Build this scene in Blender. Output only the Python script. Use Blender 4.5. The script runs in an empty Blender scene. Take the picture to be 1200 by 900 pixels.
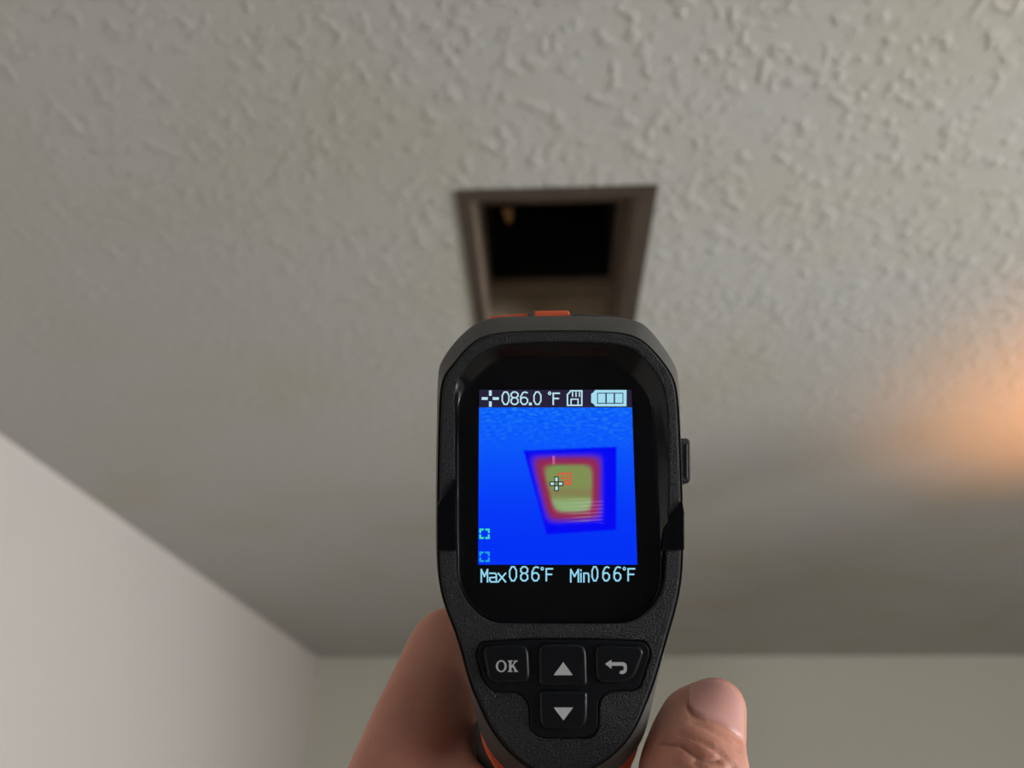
import bpy, bmesh, math, random
import numpy as np
from mathutils import Matrix, Vector, noise
from mathutils.geometry import tessellate_polygon
random.seed(4)
scene = bpy.context.scene
COL = scene.collection
H = 0.95                                   # ceiling height above the lens
ZC = 2.45                                  # ceiling height of the room
EYE = Vector((0, 0, ZC - H))

# ------------------------------------------------------------------ camera
def cam_axes(p, yw, r):
    right = Vector((1, 0, 0)); fw = Vector((0, math.cos(p), math.sin(p))); up = Vector((0, -math.sin(p), math.cos(p)))
    c, s = math.cos(r), math.sin(r)
    right, up = right * c + up * s, up * c - right * s
    Z = Matrix.Rotation(yw, 3, 'Z')
    return Z @ right, Z @ up, Z @ fw
cr, cu, cf = cam_axes(math.radians(29.645), math.radians(2.71), math.radians(0.37))
CAMM = Matrix(((cr.x, cu.x, -cf.x, EYE.x), (cr.y, cu.y, -cf.y, EYE.y), (cr.z, cu.z, -cf.z, EYE.z), (0, 0, 0, 1)))
cd = bpy.data.cameras.new('camera'); cam = bpy.data.objects.new('camera', cd); COL.objects.link(cam)
cam.matrix_world = CAMM
cd.lens = 27; cd.sensor_width = 36; cd.clip_start = 0.01; cd.clip_end = 60
cd.dof.use_dof = True; cd.dof.focus_distance = 0.222; cd.dof.aperture_fstop = 8.6
scene.camera = cam

# ------------------------------------------------------------------ world, window light, exposure
scene.view_settings.view_transform = 'Standard'; scene.view_settings.look = 'None'
scene.view_settings.gamma = 1; scene.view_settings.use_curve_mapping = False
scene.view_settings.exposure = 0.0
w = bpy.data.worlds.new('daylight'); scene.world = w; w.use_nodes = True
w.node_tree.nodes['Background'].inputs[0].default_value = (0.80, 0.88, 1.0, 1)
w.node_tree.nodes['Background'].inputs[1].default_value = 0.8
XL, XR, YF, YN = -1.63 * H, 3.45, 5.605 * H, -1.9
WY0, WY1, WZ0, WZ1 = -1.3, 1.1, 0.7, 1.95       # window in the right wall
def area(name, loc, rot, sx, sy, power, colour):
    l = bpy.data.lights.new(name, 'AREA'); l.shape = 'RECTANGLE'; l.size = sx; l.size_y = sy
    l.energy = power; l.color = colour
    o = bpy.data.objects.new(name, l); COL.objects.link(o); o.location = loc; o.rotation_euler = rot
    return o
area('added_corner_fill', (2.6, YN - 0.16, 1.5), (math.radians(90), 0, 0), 1.3, 1.2, 117, (0.975, 0.985, 0.97))  # unseen rear source, added to brighten the back wall
area('window_daylight', (XR + 0.16, (WY0 + WY1) / 2, (WZ0 + WZ1) / 2), (0, math.radians(90), 0), WZ1 - WZ0, WY1 - WY0, 160, (0.975, 0.985, 0.97))

# ------------------------------------------------------------------ helpers
def link(name, me, mat=None, parent=None):
    o = bpy.data.objects.new(name, me); COL.objects.link(o)
    if mat: me.materials.append(mat)
    if parent: o.parent = parent
    return o
def mesh(name, verts, faces, mat=None, parent=None, smooth=False):
    me = bpy.data.meshes.new(name); me.from_pydata([tuple(v) for v in verts], [], faces); me.update()
    bm = bmesh.new(); bm.from_mesh(me); bmesh.ops.recalc_face_normals(bm, faces=bm.faces); bm.to_mesh(me); bm.free()
    if smooth:
        me.polygons.foreach_set('use_smooth', [True] * len(me.polygons))
        try: me.set_sharp_from_angle(angle=math.radians(38))
        except Exception: pass
    return link(name, me, mat, parent)
def tag(o, label=None, cat=None, group=None, kind=None):
    for k, v in (('label', label), ('category', cat), ('group', group), ('kind', kind)):
        if v: o[k] = v
    return o
def empty(name, loc=(0, 0, 0)):
    o = bpy.data.objects.new(name, None); COL.objects.link(o); o.location = loc; o.empty_display_size = .05
    return o
class MB:
    def __init__(s): s.v = []; s.f = []
    def box(s, a, b):
        n = len(s.v)
        s.v += [(x, y, z) for z in (a[2], b[2]) for y in (a[1], b[1]) for x in (a[0], b[0])]
        s.f += [tuple(n + i for i in q) for q in ((0, 2, 3, 1), (4, 5, 7, 6), (0, 1, 5, 4), (2, 6, 7, 3), (0, 4, 6, 2), (1, 3, 7, 5))]
        return s
    def rings(s, rings, cap0=True, cap1=True, closed=True):
        n0 = len(s.v); n = len(rings[0])
        for r in rings: s.v += [tuple(p) for p in r]
        for k in range(len(rings) - 1):
            for i in range(n if closed else n - 1):
                j = (i + 1) % n
                s.f.append((n0 + k * n + i, n0 + k * n + j, n0 + (k + 1) * n + j, n0 + (k + 1) * n + i))
        if cap0: s.f.append(tuple(n0 + i for i in range(n))[::-1])
        if cap1: s.f.append(tuple(n0 + (len(rings) - 1) * n + i for i in range(n)))
        return s
    def fill(s, loops, z):
        """flat face at height z with holes"""
        n0 = len(s.v)
        for l in loops: s.v += [(p[0], p[1], z) for p in l]
        for t in tessellate_polygon([[Vector((p[0], p[1], 0)) for p in l] for l in loops]):
            s.f.append(tuple(n0 + i for i in t))
        return s
    def build(s, name, mat=None, parent=None, smooth=False): return mesh(name, s.v, s.f, mat, parent, smooth)
def chaikin(p, it=2):
    p = [tuple(q) for q in p]
    for _ in range(it):
        r = []
        for i in range(len(p)):
            a, b = p[i], p[(i + 1) % len(p)]
            r.append(tuple(a[k] * .75 + b[k] * .25 for k in range(len(a)))); r.append(tuple(a[k] * .25 + b[k] * .75 for k in range(len(a))))
        p = r
    return p
def rnd(poly, rads, seg=5):
    """round the corners of a polygon"""
    out = []; n = len(poly)
    if not hasattr(rads, '__len__'): rads = [rads] * n
    for i in range(n):
        p = Vector(poly[i][:2]); a = Vector(poly[i - 1][:2]) - p; b = Vector(poly[(i + 1) % n][:2]) - p
        r = min(rads[i], a.length * .49, b.length * .49); a.normalize(); b.normalize()
        if r < 1e-6: out.append(tuple(p)); continue
        for k in range(seg + 1):
            t = k / seg
            q = (p + a * r) * (1 - t) ** 2 + p * 2 * t * (1 - t) + (p + b * r) * t * t
            out.append(tuple(q))
    return out
def area2(p): return sum(p[i - 1][0] * p[i][1] - p[i][0] * p[i - 1][1] for i in range(len(p)))
def inset(p, d):
    if area2(p) < 0: d = -d
    n = len(p); out = []
    for i in range(n):
        a = Vector(p[i - 1][:2]); b = Vector(p[i][:2]); c = Vector(p[(i + 1) % n][:2])
        e1 = (b - a); e2 = (c - b)
        if e1.length < 1e-9: e1 = e2
        if e2.length < 1e-9: e2 = e1
        e1.normalize(); e2.normalize()
        m = Vector((-(e1.y + e2.y), e1.x + e2.x)); L = m.length
        if L < 1e-6: m = Vector((-e1.y, e1.x)); L = 1
        m /= L
        k = 1 / max(.5, m.dot(Vector((-e1.y, e1.x))))
        out.append((b.x + m.x * d * k, b.y + m.y * d * k))
    return out
def prism(mb, outline, z0, z1, bev=0, seg=3, cap0=True):
    rr = [[(x, y, z0) for x, y in outline]]
    if bev:
        for k in range(seg + 1):
            t = k / seg * math.pi / 2
            q = inset(outline, bev * (1 - math.cos(t)))
            rr.append([(x, y, z1 - bev + bev * math.sin(t)) for x, y in q])
    else: rr.append([(x, y, z1) for x, y in outline])
    mb.rings(rr, cap0, False)
    mb.fill([[(x, y) for x, y, z in rr[-1]]], z1)
    return mb

# ------------------------------------------------------------------ materials
def srgb(*c): return tuple(((v / 255) / 12.92 if v / 255 <= .04045 else ((v / 255 + .055) / 1.055) ** 2.4) for v in c) + (1,)
def mat(name, colour, rough=.6, metal=0, bump=None, mottle=None, spec=.5, sss=0, emit=None, coat=0):
    m = bpy.data.materials.new(name); m.use_nodes = True; nt = m.node_tree; b = nt.nodes['Principled BSDF']
    b.inputs['Base Color'].default_value = colour; b.inputs['Roughness'].default_value = rough; b.inputs['Metallic'].default_value = metal
    b.inputs['Specular IOR Level'].default_value = spec; b.inputs['Coat Weight'].default_value = coat
    tc = nt.nodes.new('ShaderNodeTexCoord')
    def nz(scale, det=3, rg=.5):
        n = nt.nodes.new('ShaderNodeTexNoise'); n.inputs['Scale'].default_value = scale; n.inputs['Detail'].default_value = det
        n.inputs['Roughness'].default_value = rg; nt.links.new(tc.outputs['Object'], n.inputs['Vector']); return n
    if mottle:                              # (scale, second colour, low, high)
        n = nz(mottle[0]); r = nt.nodes.new('ShaderNodeMapRange'); r.inputs[1].default_value = mottle[2]; r.inputs[2].default_value = mottle[3]
        nt.links.new(n.outputs[0], r.inputs[0]); x = nt.nodes.new('ShaderNodeMix'); x.data_type = 'RGBA'
        nt.links.new(r.outputs[0], x.inputs[0]); x.inputs[6].default_value = colour; x.inputs[7].default_value = mottle[1]
        nt.links.new(x.outputs[2], b.inputs['Base Color'])
    if bump:                                # (scale, strength, distance)
        n = nz(bump[0], 4); bp = nt.nodes.new('ShaderNodeBump'); bp.inputs['Strength'].default_value = bump[1]; bp.inputs['Distance'].default_value = bump[2]
        nt.links.new(n.outputs[0], bp.inputs['Height']); nt.links.new(bp.outputs[0], b.inputs['Normal'])
    if sss:
        b.inputs['Subsurface Weight'].default_value = sss; b.inputs['Subsurface Radius'].default_value = (1, .3, .15); b.inputs['Subsurface Scale'].default_value = .003
    if emit: b.inputs['Emission Color'].default_value = emit[0]; b.inputs['Emission Strength'].default_value = emit[1]
    return m
def emis(name, colour, s=1.0):
    m = bpy.data.materials.new(name); m.use_nodes = True; nt = m.node_tree; nt.nodes.clear()
    e = nt.nodes.new('ShaderNodeEmission'); e.inputs[0].default_value = colour; e.inputs[1].default_value = s
    o = nt.nodes.new('ShaderNodeOutputMaterial'); nt.links.new(e.outputs[0], o.inputs[0]); return m

def textured_ceiling():
    m = bpy.data.materials.new('splatter textured ceiling paint'); m.use_nodes = True; nt = m.node_tree; b = nt.nodes['Principled BSDF']
    N = nt.nodes.new; L = nt.links.new
    b.inputs['Roughness'].default_value = .85; b.inputs['Specular IOR Level'].default_value = .2
    tc = N('ShaderNodeTexCoord')
    n1 = N('ShaderNodeTexNoise'); n1.inputs['Scale'].default_value = 48; n1.inputs['Detail'].default_value = 2.5; n1.inputs['Distortion'].default_value = .15
    n2 = N('ShaderNodeTexNoise'); n2.inputs['Scale'].default_value = 110; n2.inputs['Detail'].default_value = 2
    for n in (n1, n2): L(tc.outputs['Object'], n.inputs['Vector'])
    r = N('ShaderNodeMapRange'); r.interpolation_type = 'SMOOTHSTEP'; r.inputs[1].default_value = .50; r.inputs[2].default_value = .70
    L(n1.outputs[0], r.inputs[0])
    a = N('ShaderNodeMath'); a.operation = 'MULTIPLY_ADD'; L(n2.outputs[0], a.inputs[0]); a.inputs[1].default_value = .25; L(r.outputs[0], a.inputs[2])
    bp = N('ShaderNodeBump'); bp.inputs['Strength'].default_value = 1; bp.inputs['Distance'].default_value = .0019
    L(a.outputs[0], bp.inputs['Height']); L(bp.outputs[0], b.inputs['Normal'])
    # paint with faint old yellowish discolouration
    n3 = N('ShaderNodeTexNoise'); n3.inputs['Scale'].default_value = 2.6; n3.inputs['Detail'].default_value = 3; L(tc.outputs['Object'], n3.inputs['Vector'])
    r3 = N('ShaderNodeMapRange'); r3.inputs[1].default_value = .45; r3.inputs[2].default_value = .72; L(n3.outputs[0], r3.inputs[0])
    x = N('ShaderNodeMix'); x.data_type = 'RGBA'; L(r3.outputs[0], x.inputs[0]); x.inputs[6].default_value = (.56, .56, .545, 1); x.inputs[7].default_value = (.54, .53, .465, 1)
    L(x.outputs[2], b.inputs['Base Color'])
    return m
M_CEIL = textured_ceiling()
M_WALL = mat('off-white wall paint lit', (.84, .785, .765, 1), .8, bump=(60, .25, .002), spec=.25)  # same off-white as the back wall, raised to carry the daylight falling here
M_BWALL = mat('off-white wall paint dimmed', (.66, .645, .555, 1), .8, bump=(60, .25, .002), spec=.25)  # same off-white, its darker tone holds the dimmer light on the back wall
M_CARPET = mat('grey carpet', (.37, .335, .27, 1), .95, bump=(400, .8, .004), mottle=(180, (.29, .26, .205, 1), .35, .65))
M_FWALL = mat('darkened unseen wall', (.10, .105, .12, 1), .8, bump=(60, .25, .002), spec=.2)  # unseen wall, made dark to cut reflections and fill on the device
M_TRIM = mat('white trim paint', (.75, .74, .71, 1), .5)
M_VENT = mat('duct brown lightened', (.23, .172, .13, 1), .6, .1, mottle=(9, (.17, .127, .096, 1), .35, .65))  # brown lightened in colour to offset the shade inside the recess
M_FLANGE = mat('duct brown toned down', (.095, .071, .054, 1), .6, .1, mottle=(9, (.07, .053, .041, 1), .35, .65))  # same brown, darkened so the better lit flange matches the recess walls
M_VENTP = mat('duct metal painted lit', (.62, .50, .36, 1), .5, .1, mottle=(7, (.45, .36, .26, 1), .4, .62))  # pale colour paints in the room light that reaches the far wall
M_DARK = mat('duct shade black', (.008, .0078, .008, 1), .9)  # near-black colour paints the shade inside the open duct
M_TAB = mat('yellowed foil tape', (.38, .22, .07, 1), .6)
M_BLACK = mat('pebbled black plastic', (.0105, .0122, .016, 1), .46, bump=(2000, 1, .0010), spec=.3)
M_SHELL = mat('matt charcoal plastic', (.070, .069, .065, 1), .5, bump=(1500, .15, .0002), spec=.5)
M_SHEEN = mat('gloss black plastic', (.0025, .0028, .004, 1), .16, spec=.3)
M_PAD = mat('black silicone keypad', (.005, .0062, .009, 1), .42, spec=.25)
M_KEY = mat('soft black key rubber', (.0062, .0072, .010, 1), .34, spec=.3)
M_PRINT = mat('light grey key print', (.60, .61, .63, 1), .6)
M_ORANGE = mat('orange plastic', (.90, .15, .055, 1), .45)
M_PANEL = mat('black display surround', (.0022, .0020, .0035, 1), .5, spec=.1)
M_LENS = mat('dark lens glass', (.02, .02, .03, 1), .05)

# ------------------------------------------------------------------ the room
S = lambda o: tag(o, kind='structure')
vx0, vx1, vy0, vy1 = -.150 * H, .208 * H, 1.040 * H, 1.735 * H           # hole for the vent
T = .02
def holed_slab(name, x0, x1, y0, y1, hx0, hx1, hy0, hy1, z0, z1, m):
    mb = MB()
    mb.box((x0, y0, z0), (x1, hy0, z1)).box((x0, hy1, z0), (x1, y1, z1)).box((x0, hy0, z0), (hx0, hy1, z1)).box((hx1, hy0, z0), (x1, hy1, z1))
    return mb
S(holed_slab('ceiling', XL - .1, XR + .1, YN - .1, YF + .1, vx0, vx1, vy0, vy1, ZC, ZC + .05, 0).build('ceiling', M_CEIL))
S(MB().box((XL - .1, YN - .1, -.05), (XR + .1, YF + .1, 0)).build('floor', M_CARPET))
S(MB().box((XL - .1, YN - .1, 0), (XL, YF + .1, ZC)).build('wall_left', M_WALL))
S(MB().box((XL, YF, 0), (XR, YF + .1, ZC)).build('wall_back', M_BWALL))
mb = MB(); mb.box((XR, YN - .1, 0), (XR + .12, WY0, ZC)).box((XR, WY1, 0), (XR + .12, YF + .1, ZC)).box((XR, WY0, 0), (XR + .12, WY1, WZ0)).box((XR, WY0, WZ1), (XR + .12, WY1, ZC))
S(mb.build('wall_right', M_WALL))
mb = MB(); mb.box((XL, YN - .12, 0), (1.95, YN, ZC)).box((3.25, YN - .12, 0), (XR, YN, ZC)).box((1.95, YN - .12, 0), (3.25, YN, .9)).box((1.95, YN - .12, 2.1), (3.25, YN, ZC))
S(mb.build('wall_front', M_FWALL))
S(MB().box((XL, YN, 0), (XL + .014, YF, .09)).build('baseboard_left', M_TRIM))
S(MB().box((XL + .014, YF - .014, 0), (XR - .014, YF, .09)).build('baseboard_back', M_TRIM))
S(MB().box((XR - .014, YN, 0), (XR, YF, .09)).build('baseboard_right', M_TRIM))
# windows with panes
g = bpy.data.materials.new('window glass'); g.use_nodes = True; nt = g.node_tree; nt.nodes.clear()
tr = nt.nodes.new('ShaderNodeBsdfTransparent'); gl = nt.nodes.new('ShaderNodeBsdfGlossy'); gl.inputs['Roughness'].default_value = .02
fr = nt.nodes.new('ShaderNodeFresnel'); fr.inputs[0].default_value = 1.45; mx = nt.nodes.new('ShaderNodeMixShader'); ou = nt.nodes.new('ShaderNodeOutputMaterial')
nt.links.new(fr.outputs[0], mx.inputs[0]); nt.links.new(tr.outputs[0], mx.inputs[1]); nt.links.new(gl.outputs[0], mx.inputs[2]); nt.links.new(mx.outputs[0], ou.inputs[0])
M_GLASS = g
def window(name, loc, width, h, rz=0):
    root = S(empty(name, loc)); root.rotation_euler.z = rz; a = width / 2
    f = MB(); d = .03
    for u0, u1, z0, z1 in ((-a, -a + .05, 0, h), (a - .05, a, 0, h), (-a + .05, a - .05, 0, .05), (-a + .05, a - .05, h - .05, h), (-.025, .025, .05, h - .05)): f.box((-d, u0, z0), (d, u1, z1))
    f.build('window_frame', M_TRIM, root)
    for u0, u1 in ((-a + .05, -.025), (.025, a - .05)): MB().box((-.002, u0, .05), (.002, u1, h - .05)).build('pane', M_GLASS, root)
window('window_1', (XR + .06, (WY0 + WY1) / 2, WZ0), WY1 - WY0, WZ1 - WZ0)
window('added_fill_window', (2.6, YN - .06, .9), 1.3, 1.2, math.pi / 2)  # unseen window, added to house the rear fill light
M_COVER = g.copy(); M_COVER.name = 'anti-glare cover glass'; M_COVER.node_tree.nodes['Fresnel'].inputs[0].default_value = 1.28

# the duct opening in the ceiling: thin frame, recessed box, dark boot above
v = empty('ceiling_vent', (0, 0, ZC))
tag(v, 'rectangular brown ceiling duct opening without its grille, dark inside, set in the textured ceiling', 'vent')
mx0, mx1, my0, my1, bz = -.129 * H, .180 * H, 1.062 * H, 1.60 * H, .205 * H
def frame_ring(o, i, z0, z1):
    mb = MB()
    mb.box((o[0], o[2], z0), (o[1], i[2], z1)).box((o[0], i[3], z0), (o[1], o[3], z1)).box((o[0], i[2], z0), (i[0], i[3], z1)).box((i[1], i[2], z0), (o[1], i[3], z1))
    return mb
frame_ring((vx0 - .004, vx1 + .004, vy0 - .004, vy1 + .004), (mx0, mx1, my0, my1), -.004, -.0005).build('flange', M_FLANGE, v)
t = .0015
MB().box((mx0 - t, my0, 0), (mx0, my1, bz)).build('side_wall', M_VENT, v)
MB().box((mx1, my0, 0), (mx1 + t, my1, bz)).build('side_wall', M_VENT, v)
MB().box((mx0, my0 - t, 0), (mx1, my0, bz)).build('near_wall', M_VENT, v)
fw_ = MB().box((mx0, my1, 0), (mx1, my1 + t, bz)).build('far_wall', M_VENTP, v)
for k in range(7):
    z = .015 + k * .021
    MB().box((mx0 + .012, my1 - .006, z), (mx1 - .02, my1, z + .003)).build('slat', M_VENTP, fw_)
hx0, hx1, hy0, hy1 = -.127 * H, .172 * H, 1.30 * H, 1.572 * H
frame_ring((mx0 - t, mx1 + t, my0 - t, my1 + t), (hx0, hx1, hy0, hy1), bz, bz + .002).build('top_plate', M_VENT, v)
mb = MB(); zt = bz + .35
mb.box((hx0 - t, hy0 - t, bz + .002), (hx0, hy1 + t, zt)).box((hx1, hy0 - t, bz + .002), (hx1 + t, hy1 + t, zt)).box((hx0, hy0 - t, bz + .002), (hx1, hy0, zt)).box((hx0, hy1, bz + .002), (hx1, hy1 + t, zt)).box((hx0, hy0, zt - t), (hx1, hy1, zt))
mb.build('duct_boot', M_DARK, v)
tb = MB(); tb.rings([[(x, y, z) for x, y in ((-.088 * H, 1.31 * H), (-.062 * H, 1.31 * H), (-.066 * H, 1.353 * H), (-.078 * H, 1.358 * H))] for z in (bz - .004, bz - .0015)])
tb.build('tape_tab', M_TAB, v)

# floor lamp just to the right of the view: its open shade throws the warm glow on the ceiling
lx, ly = 1.66 * H, 1.80 * H
lamp = empty('floor_lamp', (lx, ly, 0)); tag(lamp, 'floor lamp with an open cream shade throwing warm light on the ceiling', 'lamp')
def circ(r, z, n=40, cx=0, cy=0): return [(cx + r * math.cos(a * 2 * math.pi / n), cy + r * math.sin(a * 2 * math.pi / n), z) for a in range(n)]
M_BRASS = mat('dull bronze metal', (.12, .08, .05, 1), .4, .8); M_SHADE = mat('cream lamp shade', (.7, .58, .42, 1), .9)
MB().rings([circ(.14, 0), circ(.14, .015), circ(.03, .03)]).build('base', M_BRASS, lamp, True)
MB().rings([circ(.012, .03), circ(.012, 1.85)]).build('pole', M_BRASS, lamp, True)
MB().rings([circ(.18, 1.81), circ(.125, 2.07), circ(.123, 2.07), circ(.178, 1.81), circ(.18, 1.81)], False, False).build('shade', M_SHADE, lamp, True)
M_BULB = emis('bulb glow', (1, .48, .14, 1), 6)
MB().rings([circ(.012, 1.85), circ(.03, 1.89), circ(.033, 1.915), circ(.025, 1.942), circ(.005, 1.955)]).build('bulb', M_BULB, lamp, True)
bl = bpy.data.lights.new('lamp_bulb', 'SPOT'); bl.energy = 16; bl.color = (1, .33, .02); bl.shadow_soft_size = .035; bl.spot_size = math.radians(140); bl.spot_blend = .3
bo = bpy.data.objects.new('lamp_bulb', bl); COL.objects.link(bo); bo.location = (lx, ly, 1.995); bo.rotation_euler = (math.pi, 0, 0)

# ------------------------------------------------------------------ thermal camera held in front of the lens
D0 = .220; TILT = math.radians(11.4)
ct, st = math.cos(TILT), math.sin(TILT)
O = Vector(((655 - 600) / 900 * D0, -(560 - 450) / 900 * D0, -D0))
POSE = Matrix(((1, 0, 0, O.x), (0, ct, st, O.y), (0, -st, ct, O.z), (0, 0, 0, 1)))
DEVM = CAMM @ POSE
POSEI = POSE.inverted(); EYE_L = POSEI @ Vector((0, 0, 0))
def mm(px, py, z=0.0):
    """measured outline point (photo frame) -> x, y on the device plane at height z (metres)"""
    d = (POSEI.to_3x3() @ Vector(((px - 600) / 900, -(py - 450) / 900, -1)))
    k = (z - EYE_L.z) / d.z
    return (EYE_L.x + d.x * k, EYE_L.y + d.y * k)
def mml(l, z=0.0): return [mm(p[0], p[1], z) for p in l]
dev = empty('thermal_camera'); dev.matrix_world = DEVM
tag(dev, 'black handheld thermal imaging camera with orange accents and lit blue screen held in the hand', 'thermal camera')
CEN = mm(656, 600)
def star(pts, n=260):
    """resample a closed outline by angle about the device centre"""
    P = [(p[0] - CEN[0], p[1] - CEN[1]) for p in pts]; out = []
    for k in range(n):
        a = -2 * math.pi * k / n; dx, dy = math.cos(a), math.sin(a); best = None
        for i in range(len(P)):
            x1, y1 = P[i - 1]; x2, y2 = P[i]
            ex, ey = x2 - x1, y2 - y1; den = dx * ey - dy * ex
            if abs(den) < 1e-14: continue
            tt = (x1 * ey - y1 * ex) / den; u = (x1 * dy - y1 * dx) / den
            if tt > 0 and -1e-6 <= u <= 1 + 1e-6 and (best is None or tt > best): best = tt
        out.append((CEN[0] + dx * best, CEN[1] + dy * best))
    return out
SEAM = [(569, 391.5), (618, 387.5), (700, 387.5), (742, 392), (762, 406), (787, 437), (794, 460), (797, 520), (799.5, 600), (800, 655), (796, 697), (779, 756), (768, 795), (759, 820), (742, 860), (716, 889), (680, 908), (632, 908), (603, 889), (576, 857), (559, 820), (549, 795), (538, 750), (517, 698), (513, 655), (513, 600), (514.5, 500), (517, 445), (531, 427), (548, 406)]
SIL = [(565, 372.5), (618, 370), (700, 370.5), (746, 374), (764, 388), (790, 424), (796, 445), (798, 520), (800.5, 600), (801, 655), (797, 694), (781, 753), (771, 795), (764, 825), (758, 852), (750, 873), (729, 899), (695, 921), (656, 929), (618, 920), (590, 900), (571, 877), (560, 850), (552, 812), (545, 778), (532, 730), (514, 686), (510.5, 655), (510.5, 600), (511.5, 500), (513, 440), (516, 424), (536, 396)]
INN = [(574, 405), (618, 400), (700, 400.5), (741, 405.5), (757, 422), (778, 450), (783, 490), (784, 560), (781, 640), (778, 697), (746, 730), (705, 731), (610, 731), (568, 730), (536, 692), (533.5, 640), (533, 560), (533, 490), (532, 452), (548, 424)]
GLS = [(583, 420), (618, 418.5), (700, 418.5), (715, 420), (740, 438), (763, 464), (767, 500), (770, 560), (774, 640), (776, 695), (745, 728.5), (705, 729), (610, 729), (570, 728.5), (537.5, 691), (536.5, 640), (536, 560), (536, 500), (537, 465), (560, 440)]
zS, zM, zG = -.0085, -.0012, -.0045
seam0 = star(chaikin(mml(SEAM, zM))); sil = star(chaikin(mml(SIL, zS)))
inn = star(chaikin(mml(INN, 0), 2)); gls = star(chaikin(mml(GLS, zG), 2))
Z = lambda l, z: [(x, y, z) for x, y in l]
# rear shell: chamfer from the silhouette up to the seam, then back
back1 = star([(CEN[0] + (x - CEN[0]) * .975, CEN[1] + (y - CEN[1]) * .98) for x, y in sil]); back2 = [(CEN[0] + (x - CEN[0]) * .86, CEN[1] + .004 + (y - CEN[1]) * .82) for x, y in sil]
mid = [((a[0] * .5 + b[0] * .5), (a[1] * .5 + b[1] * .5)) for a, b in zip(sil, seam0)]
mb = MB(); mb.rings([Z(back2, -.036), Z(back1, -.020), Z(sil, zS - .003), Z(sil, zS), Z([(a[0] * .9 + b[0] * .1, a[1] * .9 + b[1] * .1) for a, b in zip(sil, seam0)], zS + .0012), Z(inset(seam0, -.0003), zM - .0003), Z(inset(seam0, .0004), zM - .0012), Z(inset(seam0, .0012), zM - .003), Z(inset(seam0, .0012), zM - .006)], True, False)
mb.build('rear_shell', M_SHELL, dev, True)
# key cluster outline
CLU = [(562, 752), (620, 748.5), (700, 748.5), (757, 751), (764, 764), (751, 805), (744, 810), (712, 811), (702, 822), (702, 855), (692, 866), (634, 866), (620, 856), (620, 826), (608, 812), (578, 812), (567, 800), (557, 768)]
clu = rnd(mml(CLU), .0016, 5)
# front bezel plate with the screen opening and the keypad opening
mb = MB()
s1 = inset(seam0, .0004); s2 = inset(seam0, .0012)
mb.rings([Z(s1, zM - .0012), Z(s1, zM + .0002), Z([((a[0] + b[0]) / 2, (a[1] + b[1]) / 2) for a, b in zip(s1, s2)], -.0003), Z(s2, 0)], False, False)
io = inset(inn, -.0005)
mb.rings([Z(io, 0), Z(inset(inn, -.0001), -.00015), Z(inn, -.0006)], False, False)
co = inset(clu, -.0004)
mb.rings([Z(co, 0), Z(clu, -.0004), Z(clu, -.0025)], False, False)
mb.fill([s2, io, co], 0)
mb.build('front_bezel', M_BLACK, dev, True)
m1 = [(a[0] * .55 + b[0] * .45, a[1] * .55 + b[1] * .45) for a, b in zip(inn, gls)]
mb = MB(); mb.rings([Z(inn, -.0006), Z(m1, -.0022), Z(gls, zG), Z(inset(gls, .0004), zG - .0004)], False, False); mb.build('screen_surround', M_SHEEN, dev, True)
MB().fill([gls], zG - .0003).build('display_panel', M_PANEL, dev)
mb = MB(); mb.rings([Z(inset(gls, .0001), zG + .0001), Z(inset(gls, .0001), zG + .0004)], False, False); mb.fill([inset(gls, .0001)], zG + .0001); mb.fill([inset(gls, .0001)], zG + .0004)
mb.build('cover_glass', M_COVER, dev)
# gloss inserts on both cheeks
for poly in ([(786.5, 602), (799.5, 587), (802, 600), (802, 645), (776.5, 646), (779, 620)], [(511.5, 592), (526, 571), (534.5, 560), (535, 600), (535, 646), (511.5, 646)]):
    mb = MB(); prism(mb, rnd(mml(poly), .0005, 3), -.0075, .0004, .0004, 2); mb.build('side_insert', M_SHEEN, dev, True)
# shutter-side button, top button, orange trims
mb = MB(); prism(mb, rnd(mml([(794, 514), (805, 514), (808, 517), (808.5, 563), (806, 566.5), (795, 566)], -.007), .0004, 3), -.013, -.006, .0006, 3); sb = mb.build('side_button', M_BLACK, dev, True)
mb = MB(); prism(mb, rnd(mml([(803.5, 520), (805.5, 520), (805.8, 560), (803.8, 560)], -.006), .0002, 2), -.0065, -.0058, .0001, 1); mb.build('grip_ridge', M_SHELL, sb, True)
mb = MB(); prism(mb, rnd(mml([(626, 379), (626.5, 364.5), (667, 364), (668.5, 379)], -.011), [.0001, .0006, .0008, .0001], 4), -.018, -.0105, .0005, 3); mb.build('top_button', M_ORANGE, dev, True)
mb = MB(); prism(mb, mml([(570, 377), (575, 371.4), (617, 368), (621, 377)], -.0105), -.015, -.010); mb.build('top_trim', M_ORANGE, dev)
mb = MB(); prism(mb, rnd(mml([(617, 378), (619, 368), (625.6, 367.4), (625.6, 378)], -.010), .0003, 3), -.016, -.0092, .0003, 2); mb.build('button_housing', M_SHELL, dev, True)
mb = MB(); prism(mb, rnd(mml([(668.8, 378), (668.8, 368), (690, 368.4), (722, 371.6), (730, 378)], -.010), .0003, 3), -.016, -.0092, .0003, 2); mb.build('button_housing', M_SHELL, dev, True)
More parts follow.
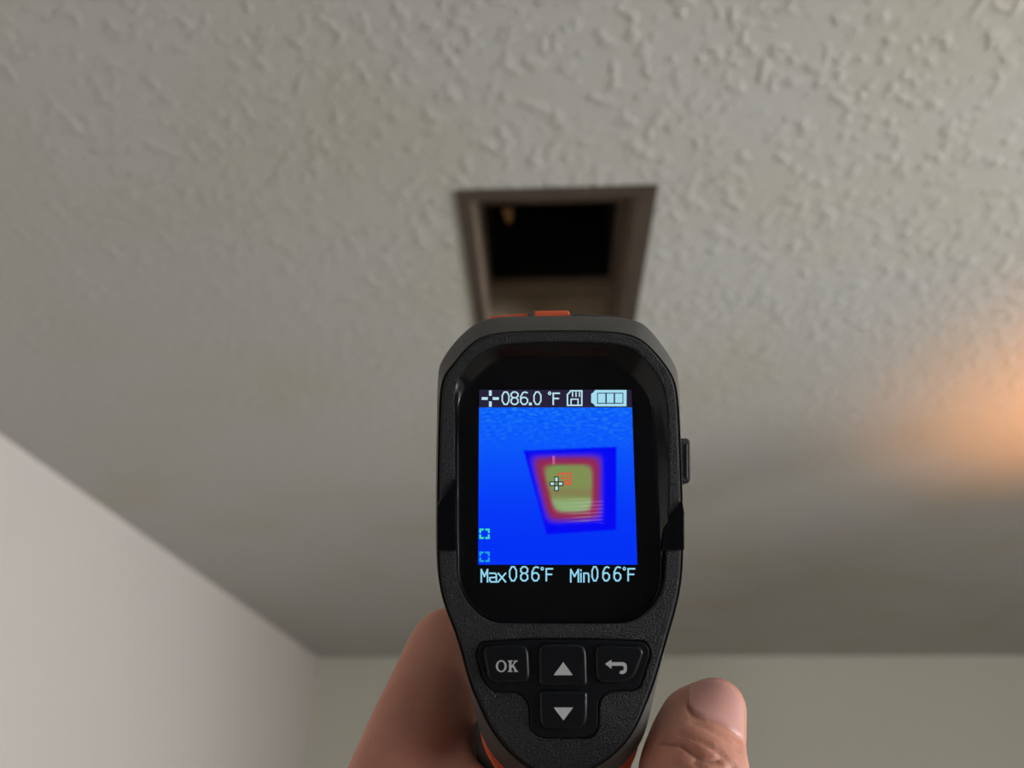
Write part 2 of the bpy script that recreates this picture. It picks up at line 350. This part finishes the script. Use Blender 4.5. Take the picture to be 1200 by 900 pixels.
# orange band under the chin and the grip
low = [(563, 845), (563, 862), (568, 880), (580, 901), (600, 930), (620, 950), (656, 958), (694, 948), (720, 930), (738, 902), (746, 884), (750, 868), (752, 845)]
mb = MB(); prism(mb, rnd(mml(low, -.012), .002, 3), -.018, -.0115, .0008, 2); mb.build('orange_trim', M_ORANGE, dev, True)
def sect(y, cx, a, zc, b, n=36, e=2.6):
    out = []
    for k in range(n):
        t_ = 2 * math.pi * k / n; c, s_ = math.cos(t_), math.sin(t_)
        out.append((cx + a * math.copysign(abs(c) ** (2 / e), c), y, zc + b * math.copysign(abs(s_) ** (2 / e), s_)))
    return out
gx = mm(660, 900, -.03)[0]
gy = mm(660, 870, -.03)[1]
grip = MB().rings([sect(gy + .018, gx, .020, -.030, .012), sect(gy + .004, gx - .003, .0245, -.031, .014), sect(gy - .012, gx - .0025, .0228, -.033, .0155), sect(gy - .035, gx, .0175, -.037, .017), sect(gy - .065, gx, .0165, -.042, .0175), sect(gy - .100, gx, .018, -.046, .019), sect(gy - .112, gx, .019, -.047, .0205), sect(gy - .115, gx, .018, -.047, .0195)]).build('grip', M_SHELL, dev, True)
# lens side, away from the viewer
def disc(r, z, cx, cy, n=40): return [(cx + r * math.cos(2 * math.pi * k / n), cy + r * math.sin(2 * math.pi * k / n), z) for k in range(n)]
lcx, lcy = mm(655, 520, -.036)
lb = MB().rings([disc(.024, -.034, lcx, lcy), disc(.023, -.052, lcx, lcy), disc(.021, -.056, lcx, lcy), disc(.014, -.056, lcx, lcy), disc(.013, -.050, lcx, lcy)]).build('lens_barrel', M_SHELL, dev, True)
MB().rings([disc(.0128, -.0502, lcx, lcy), disc(.010, -.0525, lcx, lcy), disc(.004, -.0535, lcx, lcy)]).build('lens', M_LENS, lb, True)
ty = mm(655, 760, -.04)[1]
MB().rings([sect(ty + .004, gx, .005, -.038, .004, 16), sect(ty - .005, gx, .005, -.043, .005, 16), sect(ty - .014, gx, .005, -.046, .004, 16), sect(ty - .020, gx, .004, -.048, .003, 16)]).build('trigger', M_ORANGE, dev, True)

# ---- keypad
mb = MB(); prism(mb, inset(clu, .00022), -.0025, -.00015, .0004, 3)
pad = mb.build('keypad', M_PAD, dev, True)
def ribbon(mb, pts, wd, z, closed=False, conv=mm, zz=None):
    """flat stroke of width wd (photo px) along pts"""
    n = len(pts); segs = [(pts[i], pts[(i + 1) % n]) for i in range(n if closed else n - 1)]
    for (a, b) in segs:
        a = Vector(a); b = Vector(b); d = (b - a)
        if d.length < 1e-6: continue
        d.normalize(); e = d * wd * .42; nn = Vector((-d.y, d.x)) * wd / 2
        q = [a - e + nn, b + e + nn, b + e - nn, a - e - nn]; k = len(mb.v)
        for p in q:
            x, y = mm(p.x, p.y, z); mb.v.append((x, y, z))
        mb.f.append((k, k + 1, k + 2, k + 3))
def poly(mb, pts, z):
    k = len(mb.v)
    for p in pts:
        x, y = mm(p[0], p[1], z); mb.v.append((x, y, z))
    for t_ in tessellate_polygon([[Vector((p[0], p[1], 0)) for p in pts]]): mb.f.append(tuple(k + i for i in t_))
zk = .0011
def key(pts, rads, ztop=zk):
    mb = MB(); o = rnd(mml(pts, ztop), [r * .00042 for r in rads], 5)
    base = inset(o, -.0004)
    rr = [Z(base, -.0006), Z(inset(o, -.0001), -.0001)]
    for k in range(5):
        t_ = k / 4 * math.pi / 2
        rr.append(Z(inset(o, .0009 * (1 - math.cos(t_))), ztop - .0008 + .0008 * math.sin(t_)))
    mb.rings(rr, True, False); mb.fill([[(x, y) for x, y, z in rr[-1]]], ztop)
    return mb.build('key', M_KEY, dev, True)
z1 = zk + .00004
k_ok = key([(565, 757), (619, 755), (621, 800), (580, 802), (572, 796)], [6, 7, 5, 8, 8])
k_up = key([(631, 755), (687, 754.5), (688.5, 804.5), (632, 804.5)], [6, 7, 3, 3])
k_dn = key([(632, 810), (688.5, 810), (688, 855), (633, 856)], [3, 3, 7, 7])
k_rt = key([(697, 756), (750, 757.5), (755, 764), (742, 800), (699, 802)], [6, 6, 7, 8, 7])
mb = MB()       # OK in slab serif capitals
def ering(mb, cx, cy, ax, ay, bx_, by_, z, n=28):
    for k in range(n):
        a0, a1 = 2 * math.pi * k / n, 2 * math.pi * (k + 1) / n
        poly(mb, [(cx + ax * math.cos(a0), cy + ay * math.sin(a0)), (cx + ax * math.cos(a1), cy + ay * math.sin(a1)), (cx + bx_ * math.cos(a1), cy + by_ * math.sin(a1)), (cx + bx_ * math.cos(a0), cy + by_ * math.sin(a0))], z)
ering(mb, 587.4, 780.7, 6.3, 7.0, 3.9, 5.5, z1)
for q in ([(595.2, 774), (600.6, 774), (600.6, 775.4), (599.3, 775.4), (599.3, 786), (600.6, 786), (600.6, 787.4), (595.2, 787.4), (595.2, 786), (596.6, 786), (596.6, 775.4), (595.2, 775.4)],
          [(599.3, 780.2), (603, 775.4), (602, 775.4), (602, 774), (606.4, 774), (606.4, 775.4), (605, 775.4), (602, 779.2), (606, 786), (607.2, 786), (607.2, 787.4), (602.6, 787.4), (602.6, 786), (603.2, 786), (600.6, 781.4), (599.3, 783)]):
    poly(mb, q, z1)
mb.build('key_print', M_PRINT, k_ok)
mb = MB(); poly(mb, [(660, 775.8), (671.3, 791.3), (648.7, 791.3)], z1); mb.build('key_print', M_PRINT, k_up)
mb = MB(); poly(mb, [(648.8, 829), (671.6, 829), (660.4, 844.4)], z1); mb.build('key_print', M_PRINT, k_dn)
mb = MB(); poly(mb, [(709, 778), (716.6, 773), (716.6, 776), (730, 776), (733, 777), (734.6, 780), (734.6, 785.5), (733, 788.6), (730, 789.8), (727, 789.8), (725.8, 788), (727, 786), (729.6, 785.8), (731, 784.6), (731, 781.4), (729.4, 780.2), (716.6, 780.2), (716.6, 783.8)], z1)
mb.build('key_print', M_PRINT, k_rt)

# ---- what the display shows
zD = zG - .0001
def hsh(x, y, s): return noise.noise(Vector((x * s, y * s, 3.1)))
def lin(c): c = np.clip(np.array(c) / 255., 0, 1); return np.where(c <= .04045, c / 12.92, ((c + .055) / 1.055) ** 2.4)
def sdquad(px, py, q):
    """signed distance to a convex polygon (negative inside)"""
    d = -1e9
    for i in range(len(q)):
        x1, y1 = q[i]; x2, y2 = q[(i + 1) % len(q)]
        nx, ny = (y2 - y1), -(x2 - x1); l = math.hypot(nx, ny)
        d = max(d, ((px - x1) * nx + (py - y1) * ny) / l)
    return d
def sdround(px, py, q, r):
    """distance with rounded corners by soft maximum"""
    s_ = 0
    for i in range(len(q)):
        x1, y1 = q[i]; x2, y2 = q[(i + 1) % len(q)]
        nx, ny = (y2 - y1), -(x2 - x1); l = math.hypot(nx, ny)
        s_ += math.exp((((px - x1) * nx + (py - y1) * ny) / l) / r)
    return r * math.log(s_)
def sm(a, b, x): t_ = min(1, max(0, (x - a) / (b - a))); return t_ * t_ * (3 - 2 * t_)
def mix(a, b, t_): return [a[i] + (b[i] - a[i]) * t_ for i in range(3)]
TRAP = [(613.5, 528), (722.5, 523.5), (722, 621), (640.5, 626.5)]
HOT = [(619.5, 533), (707, 531.5), (706, 611), (640.5, 614)]
def thermal(x, y):
    v_ = (y - 478) / 184
    c = mix((10, 100, 255), (0, 50, 250), sm(-.1, .9, v_))
    if v_ < .35:
        n_ = hsh(x, y * 2.4, .16) + .5 * hsh(x + 40, y * 2, .4)
        c = mix(c, (50, 140, 235), max(0, n_) * 1.1 * (1 - v_ / .35)); c = mix(c, (0, 70, 235), max(0, -n_) * .9 * (1 - v_ / .35))
    d = sdquad(x, y, TRAP)
    c = mix(c, (2, 6, 246), 1 - sm(-2.2, 1.5, d))
    h = sdround(x, y, HOT, 4.6)
    c = mix(c, (82, 40, 225), (1 - sm(-3, 4.5, h)) * .95)
    c = mix(c, (148, 42, 84), 1 - sm(-8.5, 0.5, h))
    gr = mix((128, 150, 84), (140, 178, 118), sm(580, 590, y)); gr = mix(gr, (134, 130, 84), math.exp(-((y - 577) / 5) ** 2) * .8)
    gr = mix(gr, (104, 168, 84), math.exp(-((x - 655) / 9) ** 2 - ((y - 546) / 5) ** 2) * .7)
    c = mix(c, gr, (1 - sm(-15.5, -8.5, h)) * .95)
    # louvre streaks low on the right
    if 584 < y < 613:
        s_ = max(0, math.sin((y + (x - 660) * .06) * 2 * math.pi / 4.3)) * sm(652, 690, x) * (1 - sm(704, 710, x))
        c = mix(c, (190, 120, 215) if x > 692 else (190, 200, 170), s_ * .5)
    if abs(x - 649) < 1.3 and 534 < y < 544: c = mix(c, (225, 120, 190), .6)
    return c
nx, ny = 180, 184
me_v = []; me_f = []; cols = []
for j in range(ny + 1):
    for i in range(nx + 1):
        y = 477.5 + 184.3 * j / ny; f_ = (y - 457) / 204.5
        xl = 561.5 - 1.3 * f_; xr = 740 + 6.8 * f_
        x = xl + (xr - xl) * i / nx
        a, b = mm(x, y, zD); me_v.append((a, b, zD)); cols.append(tuple(lin(thermal(x, y))) + (1,))
for j in range(ny):
    for i in range(nx):
        k = j * (nx + 1) + i; me_f.append((k, k + nx + 1, k + nx + 2, k + 1))
mtex = bpy.data.materials.new('lit thermal picture'); mtex.use_nodes = True; nt = mtex.node_tree; nt.nodes.clear()
at = nt.nodes.new('ShaderNodeAttribute'); at.attribute_name = 'thermal_colour'; e = nt.nodes.new('ShaderNodeEmission'); mo = nt.nodes.new('ShaderNodeOutputMaterial')
nt.links.new(at.outputs[0], e.inputs[0]); nt.links.new(e.outputs[0], mo.inputs[0]); e.inputs[1].default_value = 1.0
disp = mesh('display', me_v, me_f, mtex, dev)
ca = disp.data.color_attributes.new('thermal_colour', 'FLOAT_COLOR', 'POINT'); ca.data.foreach_set('color', np.array(cols, dtype=np.float32).ravel())
E_BAR = emis('status bar tone', srgb(38, 33, 58)); E_TXT = emis('display white', srgb(190, 228, 240)); E_ICY = emis('display pale cyan', srgb(165, 222, 240))
E_CY2 = emis('display text cyan', srgb(150, 215, 240)); E_GRN = emis('display green', srgb(60, 225, 170)); E_GR2 = emis('display blue green', srgb(35, 165, 215))
E_BLK = emis('display black', srgb(12, 25, 30)); E_RED = emis('display red', srgb(235, 75, 62)); E_DK = emis('bar gap tone', srgb(35, 40, 70))
mb = MB(); poly(mb, [(561.5, 456.8), (740, 456.8), (740.6, 477.5), (561.4, 477.5)], zD); mb.build('status_bar', E_BAR, disp)
za = zD + .00003; zb = zD + .00006
GL = {
 '0': [[(.3, 0), (.7, 0), (1, .28), (1, .72), (.7, 1), (.3, 1), (0, .72), (0, .28), (.3, 0)]],
 '8': [[(.3, 0), (.7, 0), (1, .14), (1, .34), (.7, .46), (.3, .46), (0, .34), (0, .14), (.3, 0)], [(.3, .46), (.7, .46), (1, .62), (1, .86), (.7, 1), (.3, 1), (0, .86), (0, .62), (.3, .46)]],
 '6': [[(.95, .06), (.6, 0), (.3, .08), (0, .38), (0, .8), (.3, 1), (.7, 1), (1, .82), (1, .6), (.7, .44), (.3, .44), (0, .58)]],
 'F': [[(0, 1), (0, 0), (1, 0)], [(0, .47), (.85, .47)]],
 'd': [[(.3, 0), (.7, 0), (1, .5), (.7, 1), (.3, 1), (0, .5), (.3, 0)]],
 'M': [[(0, 1), (0, 0), (.5, .55), (1, 0), (1, 1)]],
 'a': [[(0, .3), (.8, .3), (1, .42), (1, 1), (.2, 1), (0, .9), (0, .66), (1, .62)]],
 'x': [[(0, .3), (1, 1)], [(1, .3), (0, 1)]],
 'i': [[(.5, .3), (.5, 1)], [(.5, .03), (.5, .08)]],
 'n': [[(0, 1), (0, .3), (.8, .3), (1, .45), (1, 1)]],
}
def glyph(mb, ch, x0, x1, y0, y1, wd, z):
    h_ = wd / 2
    for l in GL[ch]: ribbon(mb, [(x0 + h_ + (x1 - x0 - wd) * a, y0 + h_ + (y1 - y0 - wd) * b) for a, b in l], wd, z)
mb = MB()
for ch, x0, x1 in (('0', 587.8, 597.2), ('8', 598.3, 607.8), ('6', 609.4, 619), ('0', 625, 634.6)): glyph(mb, ch, x0, x1, 458.6, 474.6, 1.6, za)
poly(mb, [(619.8, 471.8), (623.2, 471.8), (623.2, 475), (619.8, 475)], za)
glyph(mb, 'd', 642, 646.2, 458.8, 463, 1.2, za); glyph(mb, 'F', 647.4, 656.4, 460, 474.8, 1.8, za)
mb.build('temperature_readout', E_TXT, disp)
mb = MB()
for a, b, c, d in ((564.5, 571.6, 465.4, 468.6), (577.4, 584.6, 465.4, 468.6), (573, 576.2, 457.6, 463.8), (573, 576.2, 470.4, 476.6)): poly(mb, [(a, c), (b, c), (b, d), (a, d)], za)
mb.build('crosshair_icon', E_TXT, disp)
mb = MB(); ribbon(mb, [(665, 475), (665, 462.5), (669, 458), (681.8, 458), (681.8, 475), (665, 475)], 1.7, za)
for x in (671, 675, 679): ribbon(mb, [(x, 460), (x, 464.5)], 1.5, za)
ribbon(mb, [(669.2, 474), (669.2, 467.8), (677.4, 467.8), (677.4, 474)], 1.5, za); mb.build('card_icon', E_TXT, disp)
mb = MB(); poly(mb, [(697.5, 457), (734.2, 457), (734.2, 476.2), (697.5, 476.2), (695.2, 473), (692.8, 471.8), (692.8, 461.6), (695.2, 460)], za); mb.build('battery_icon', E_ICY, disp)
mb = MB()
ribbon(mb, [(700.2, 460.8), (730, 460.8), (730, 472.6), (700.2, 472.6), (700.2, 460.8)], 1.0, zb)
for x in (710.2, 720): ribbon(mb, [(x, 460.8), (x, 472.6)], 1.7, zb)
mb.build('battery_bars', E_DK, disp)
mb = MB()
Y0, Y1 = 663.4, 681.4
for ch, a, b in (('0', 265, 320), ('8', 340, 395), ('6', 415, 470), ('0', 817, 864), ('6', 890, 942), ('6', 965, 1018)): glyph(mb, ch, 550 + a / 5.714, 550 + b / 5.714, Y0, Y1, 1.8, za)
for a, b in ((476, 500), (1026, 1050)): glyph(mb, 'd', 550 + a / 5.714, 550 + b / 5.714, 664.3, 668.5, 1.2, za)
for a, b in ((510, 562), (1058, 1112)): glyph(mb, 'F', 550 + a / 5.714, 550 + b / 5.714, 665.6, 681.4, 1.9, za)
for ch, a, b in (('M', 75, 127), ('a', 132, 186), ('x', 188, 248), ('M', 674, 735), ('i', 736, 758), ('n', 762, 805)): glyph(mb, ch, 550 + a / 5.714, 550 + b / 5.714, 666.6, 682.8, 1.8, za)
mb.build('range_readout', E_CY2, disp)
for y0, m_ in ((619.5, E_GRN), (646.5, E_GR2)):
    mb = MB()
    for dx, dy in ((0, 0), (1, 0), (0, 1), (1, 1)):
        cx, cy = 561.8 + dx * 12, y0 + dy * 12; sx, sy = (1 if dx == 0 else -1), (1 if dy == 0 else -1)
        ribbon(mb, [(cx + sx * 4.2, cy + sy * 1), (cx + sx * 1, cy + sy * 1), (cx + sx * 1, cy + sy * 4.2)], 2.2, za)
    mb.build('spot_marker', m_, disp)
mb = MB()
ribbon(mb, [(655, 557), (655, 554.8), (669, 554.8), (669, 567.4), (661.5, 567.4), (661.5, 564)], 1.5, za); ribbon(mb, [(659, 557), (659, 560.6), (665.6, 560.6), (665.6, 557)], 1.3, za); ribbon(mb, [(662, 563.6), (666, 563.6), (666, 566)], 1.4, za)
mb.build('hot_spot_marker', E_RED, disp)
cells = [(650, 654.2, 558.8, 564.6), (644.4, 650, 564.8, 569), (654.2, 659.8, 564.8, 569), (650, 654.4, 569.2, 575)]
mb = MB(); mk = MB()
for a, b, c, d in cells:
    poly(mk, [(a - .5, c - .5), (b + .5, c - .5), (b + .5, d + .5), (a - .5, d + .5)], zb); poly(mb, [(a + .7, c + .7), (b - .7, c + .7), (b - .7, d - .7), (a + .7, d - .7)], zb + .00002)
mk.build('centre_cross', E_BLK, disp); mb.build('centre_cross', E_TXT, disp)

# ------------------------------------------------------------------ the left hand round the grip
def skin_mat():
    m = bpy.data.materials.new('skin'); m.use_nodes = True; nt = m.node_tree; b = nt.nodes['Principled BSDF']; N = nt.nodes.new; L = nt.links.new
    tc = N('ShaderNodeTexCoord')
    n1 = N('ShaderNodeTexNoise'); n1.inputs['Scale'].default_value = 55; n1.inputs['Detail'].default_value = 3; L(tc.outputs['Object'], n1.inputs['Vector'])
    r = N('ShaderNodeValToRGB'); L(n1.outputs[0], r.inputs[0]); r.color_ramp.elements[0].position = .3; r.color_ramp.elements[0].color = (.52, .20, .14, 1)
    r.color_ramp.elements[1].position = .7; r.color_ramp.elements[1].color = (.60, .285, .20, 1); L(r.outputs[0], b.inputs['Base Color'])
    n2 = N('ShaderNodeTexNoise'); n2.inputs['Scale'].default_value = 900; n2.inputs['Detail'].default_value = 4; L(tc.outputs['Object'], n2.inputs['Vector'])
    v2 = N('ShaderNodeTexVoronoi'); v2.inputs['Scale'].default_value = 1100; L(tc.outputs['Object'], v2.inputs['Vector'])
    ad = N('ShaderNodeMath'); ad.operation = 'ADD'; L(n2.outputs[0], ad.inputs[0]); L(v2.outputs[0], ad.inputs[1])
    bp = N('ShaderNodeBump'); bp.inputs['Strength'].default_value = .25; bp.inputs['Distance'].default_value = .0003; L(ad.outputs[0], bp.inputs['Height']); L(bp.outputs[0], b.inputs['Normal'])
    b.inputs['Roughness'].default_value = .6; b.inputs['Subsurface Weight'].default_value = .25; b.inputs['Subsurface Radius'].default_value = (1, .35, .2); b.inputs['Subsurface Scale'].default_value = .004
    return m
M_SKIN = skin_mat(); M_NAIL = mat('thumbnail', (.64, .32, .28, 1), .42, spec=.35, sss=.2)
def Q(px, py, d): return Vector(((px - 600) / 900 * d, -(py - 450) / 900 * d, -d))      # metres in front of the lens
def hull(pts):
    bm = bmesh.new()
    for c, r in pts: bmesh.ops.create_icosphere(bm, subdivisions=3, radius=r, matrix=Matrix.Translation(c))
    r = bmesh.ops.convex_hull(bm, input=bm.verts)
    dele = list(set([e_ for e_ in r['geom_interior'] + r['geom_unused'] if isinstance(e_, bmesh.types.BMVert)]))
    bmesh.ops.delete(bm, geom=dele, context='VERTS')
    vs = [v_.co.copy() for v_ in bm.verts]; bm.verts.index_update(); fs = [tuple(v_.index for v_ in f.verts) for f in bm.faces]; bm.free()
    return vs, fs
HV, HF = [], []
def addh(*pts):
    vs, fs = hull(pts); n = len(HV); HV.extend(vs); HF.extend(tuple(n + i for i in f) for f in fs)
def chain(*pts):
    for a, b in zip(pts, pts[1:]): addh(a, b)
K = .001
t_tip = (Q(840, 829, .228), 9.0 * K); t_pad = (Q(809, 840, .230), 8.8 * K); t_low = (Q(816, 876, .221), 13.9 * K); t_ip = (Q(813, 912, .211), 15.6 * K)
t_pp = (Q(812, 1010, .196), 13.5 * K); t_mcp = (Q(790, 1110, .188), 15.5 * K)
addh(t_tip, t_pad, t_low); chain(t_low, t_ip, t_pp, t_mcp)
i_mcp = (Q(440, 992, .214), 16.5 * K); i_mid = (Q(484, 868, .238), 15.5 * K); i_pip = (Q(527, 762, .262), 14.6 * K); i_web = (Q(516, 902, .240), 12.5 * K); i_pip2 = (Q(560, 775, .286), 10.5 * K); i_dip = (Q(640, 800, .300), 9 * K); i_tip = (Q(700, 815, .296), 8 * K)
chain(i_mcp, i_mid, i_pip, i_pip2, i_dip, i_tip)
i_side = (Q(541, 832, .266), 12.5 * K); i_low = (Q(530, 905, .260), 12 * K)
addh(i_pip, i_side, i_mid); addh(i_side, i_low, i_mid, i_mcp)
web = (Q(640, 1060, .186), 12 * K); palm = (Q(640, 1230, .182), 17 * K); heel = (Q(640, 1400, .182), 20 * K); heel2 = (Q(760, 1300, .180), 19 * K)
k2 = (Q(470, 1090, .216), 15 * K); k3 = (Q(480, 1190, .216), 14.5 * K); k4 = (Q(500, 1285, .214), 13.5 * K)
addh(i_mcp, web, k2); addh(web, t_mcp, palm); addh(k2, web, palm); addh(k2, k3, palm); addh(k3, k4, heel, palm); addh(palm, t_mcp, heel2); addh(palm, heel, heel2)
addh(i_mcp, k2, k3, k4)
addh((i_mid[0], 12.5 * K), i_mcp, k2); addh(i_mid, i_web, i_mcp, (i_pip[0], 11 * K)); addh(i_web, i_mcp, web)
wrist = (Q(640, 1600, .182), 23 * K); wr2 = (Q(760, 1590, .180), 21 * K); fa = (Q(600, 2300, .175), 32 * K); fa2 = (Q(740, 2300, .172), 29 * K)
addh(heel, heel2, wrist, wr2); addh(wrist, wr2, fa, fa2)
for (kk, dy) in ((k2, 0), (k3, 95), (k4, 185)):          # curled fingers round the front of the grip
    chain(kk, (Q(505, 1040 + dy * .92, .262), 10.5 * K), (Q(560, 1030 + dy * .9, .292), 10 * K), (Q(690, 1030 + dy * .9, .298), 9.5 * K), (Q(770, 1040 + dy * .92, .282), 9 * K))
hand_raw = mesh('hand_raw', HV, HF)
md = hand_raw.modifiers.new('r', 'REMESH'); md.mode = 'VOXEL'; md.voxel_size = .0011
dg = bpy.context.evaluated_depsgraph_get(); hm = bpy.data.meshes.new_from_object(hand_raw.evaluated_get(dg)); bpy.data.objects.remove(hand_raw)
hm.name = 'hand'
nv = len(hm.vertices); co_ = np.empty(nv * 3); hm.vertices.foreach_get('co', co_); co_ = co_.reshape(-1, 3)
ed = np.empty(len(hm.edges) * 2, dtype=np.int64); hm.edges.foreach_get('vertices', ed); ed = ed.reshape(-1, 2)
deg = np.zeros(nv); np.add.at(deg, ed[:, 0], 1); np.add.at(deg, ed[:, 1], 1)
for it in range(22):                                     # relax so that joints blend
    acc = np.zeros_like(co_)
    for c_ in range(3):
        acc[:, c_] = np.bincount(ed[:, 0], co_[ed[:, 1], c_], nv) + np.bincount(ed[:, 1], co_[ed[:, 0], c_], nv)
    co_ += .55 * (acc / deg[:, None] - co_)
# the flesh gives way where it presses on the camera
from mathutils.bvhtree import BVHTree
solids = []
for o_ in (o for o in bpy.data.objects if o.name.split('.')[0] in ('grip', 'rear_shell', 'orange_trim', 'trigger', 'side_insert')):
    vs_ = [POSE @ v_.co for v_ in o_.data.vertices]; solids.append((BVHTree.FromPolygons(vs_, [tuple(p.vertices) for p in o_.data.polygons]), [min(v_[k] for v_ in vs_) - .002 for k in range(3)], [max(v_[k] for v_ in vs_) + .002 for k in range(3)]))
moved = np.zeros(nv, dtype=bool)
def within(tree, p):
    odd = 0
    for d_ in (Vector((1, .013, .007)), Vector((-1, .011, .019)), Vector((.017, 1, .023)), Vector((.021, -1, .009))):
        n_ = 0; q = p.copy()
        for _ in range(14):
            h_ = tree.ray_cast(q, d_)
            if h_[0] is None: break
            n_ += 1; q = h_[0] + d_ * 1e-6
        odd += n_ % 2
    return odd >= 3
for it in range(8):
    if it in (1, 3, 5):                                  # even out what was pressed
        near = moved.copy()
        for _ in range(3): near[ed[near[ed[:, 0]], 1]] = True; near[ed[near[ed[:, 1]], 0]] = True
        for _ in range(6):
            acc = np.stack([np.bincount(ed[:, 0], co_[ed[:, 1], c_], nv) + np.bincount(ed[:, 1], co_[ed[:, 0], c_], nv) for c_ in range(3)], 1) / deg[:, None]
            co_[near] += .6 * (acc[near] - co_[near])
    for tree, lo, hi in solids:
        for i in np.nonzero(np.all((co_ > lo) & (co_ < hi), axis=1))[0]:
            p = Vector(co_[i]); h_ = tree.find_nearest(p)
            if h_[3] > .014: continue
            if within(tree, p): moved[i] = True; co_[i] = h_[0] + (h_[0] - p).normalized() * .0012
            elif h_[3] < .0008: co_[i] = h_[0] + (p - h_[0]).normalized() * .0012
hm.vertices.foreach_set('co', co_.ravel()); hm.update()
nr = np.empty(nv * 3); hm.vertices.foreach_get('normal', nr); nr = nr.reshape(-1, 3)
px = 600 + 900 * co_[:, 0] / -co_[:, 2]; py = 450 - 900 * co_[:, 1] / -co_[:, 2]
def crease(pts, depth, width, facing=None):
    """press a fold into the skin along a line; widths in the same frame as Q"""
    best = np.full(nv, 1e9)
    for a, b in zip(pts, pts[1:]):
        ax, ay = a; bx2, by2 = b; dx, dy = bx2 - ax, by2 - ay; L2 = dx * dx + dy * dy
        t_ = np.clip(((px - ax) * dx + (py - ay) * dy) / L2, 0, 1)
        best = np.minimum(best, np.hypot(px - ax - t_ * dx, py - ay - t_ * dy))
    wgt = np.exp(-(best / width) ** 2) * (nr[:, 2] > .15) * (co_[:, 2] > -.25)
    global disp_
    disp_ -= wgt * depth
disp_ = np.zeros(nv)
crease([(806, 806), (806, 829), (812, 838.5), (822, 843), (834, 845.5), (845, 850), (856, 858), (868, 868)], .0007, 1.9)
crease([(757, 868), (780, 869), (800, 872), (812, 880), (824, 890), (845, 892)], .0016, 2.6)
crease([(795, 858), (812, 866), (830, 874), (848, 886), (862, 900)], .0010, 2.4)
crease([(800, 872), (812, 885), (820, 899), (824, 912)], .0011, 2.4)
crease([(812, 846), (828, 852), (846, 862), (866, 878)], .0007, 3.0)
crease([(790, 893), (812, 905), (840, 908), (864, 902)], .0009, 2.5)
crease([(805, 868), (820, 873), (838, 884)], -.0006, 3.0)
crease([(510, 878), (530, 882), (550, 888)], .0006, 3.5)
co_ += nr * disp_[:, None]
hm.vertices.foreach_set('co', co_.ravel()); hm.polygons.foreach_set('use_smooth', [True] * len(hm.polygons)); hm.update()
hand = link('hand', hm, M_SKIN); hand.matrix_world = CAMM
tag(hand, 'bare left hand gripping the handle of the thermal camera, thumb resting at its right', 'hand')
# thumbnail: a curved plate lying on the back of the thumb tip
from mathutils.bvhtree import BVHTree
bvh = BVHTree.FromPolygons([tuple(c) for c in co_], [tuple(p.vertices) for p in hm.polygons])
def cast(x, y):
    d = Q(x, y, 1.0).normalized(); h_ = bvh.ray_cast(Vector((0, 0, 0)), d)
    return (h_[0], h_[1]) if h_[0] is not None else None
def curve(pts, x):
    for (x0, y0), (x1, y1) in zip(pts, pts[1:]):
        if x <= x1: return y0 + (y1 - y0) * (x - x0) / (x1 - x0)
    return pts[-1][1]
TOPC = [(807.5, 814), (810, 805), (815, 799.5), (822, 797), (832, 796), (842, 796.5), (852, 800), (860, 806), (866, 814), (870.5, 824)]
BOTC = [(807.5, 827), (810, 833), (815, 838), (822, 841.5), (832, 844), (842, 847), (852, 853), (860, 859), (866, 864), (870.5, 868)]
nxn, nyn = 26, 20; top_v = {}; vv = []; ff = []
for layer in (0, 1):
    for j in range(nyn + 1):
        for i in range(nxn + 1):
            x = 807.5 + 63 * (1 - math.cos(math.pi * i / nxn)) / 2; a_, b_ = curve(TOPC, x), curve(BOTC, x); y = a_ + (b_ - a_) * j / nyn
            if layer == 0:
                h_ = cast(x, y); q = 0
                while h_ is None and q < 12: q += 1; h_ = cast(x + (838 - x) * .04 * q, y + (832 - y) * .04 * q)
                e_ = min(1, min(i, nxn - i) / 2.0, (nyn - j) / 2.5, j / 1.0)
                up_ = -.00005 + .00055 * math.sin(e_ * math.pi / 2); top_v[(i, j)] = (h_[0], h_[1]); vv.append(h_[0] + h_[1] * up_)
            else: h_ = top_v[(i, j)]; vv.append(h_[0] - h_[1] * .0006)
NN = (nxn + 1) * (nyn + 1)
for L_ in (0, 1):
    for j in range(nyn):
        for i in range(nxn):
            k = L_ * NN + j * (nxn + 1) + i; ff.append((k, k + 1, k + nxn + 2, k + nxn + 1))
bd = [i for i in range(nxn + 1)] + [j * (nxn + 1) + nxn for j in range(1, nyn + 1)] + [nyn * (nxn + 1) + i for i in range(nxn - 1, -1, -1)] + [j * (nxn + 1) for j in range(nyn - 1, 0, -1)]
for a, b in zip(bd, bd[1:] + bd[:1]): ff.append((a, b, b + NN, a + NN))
nail = mesh('thumbnail', vv, ff, M_NAIL, hand, True)
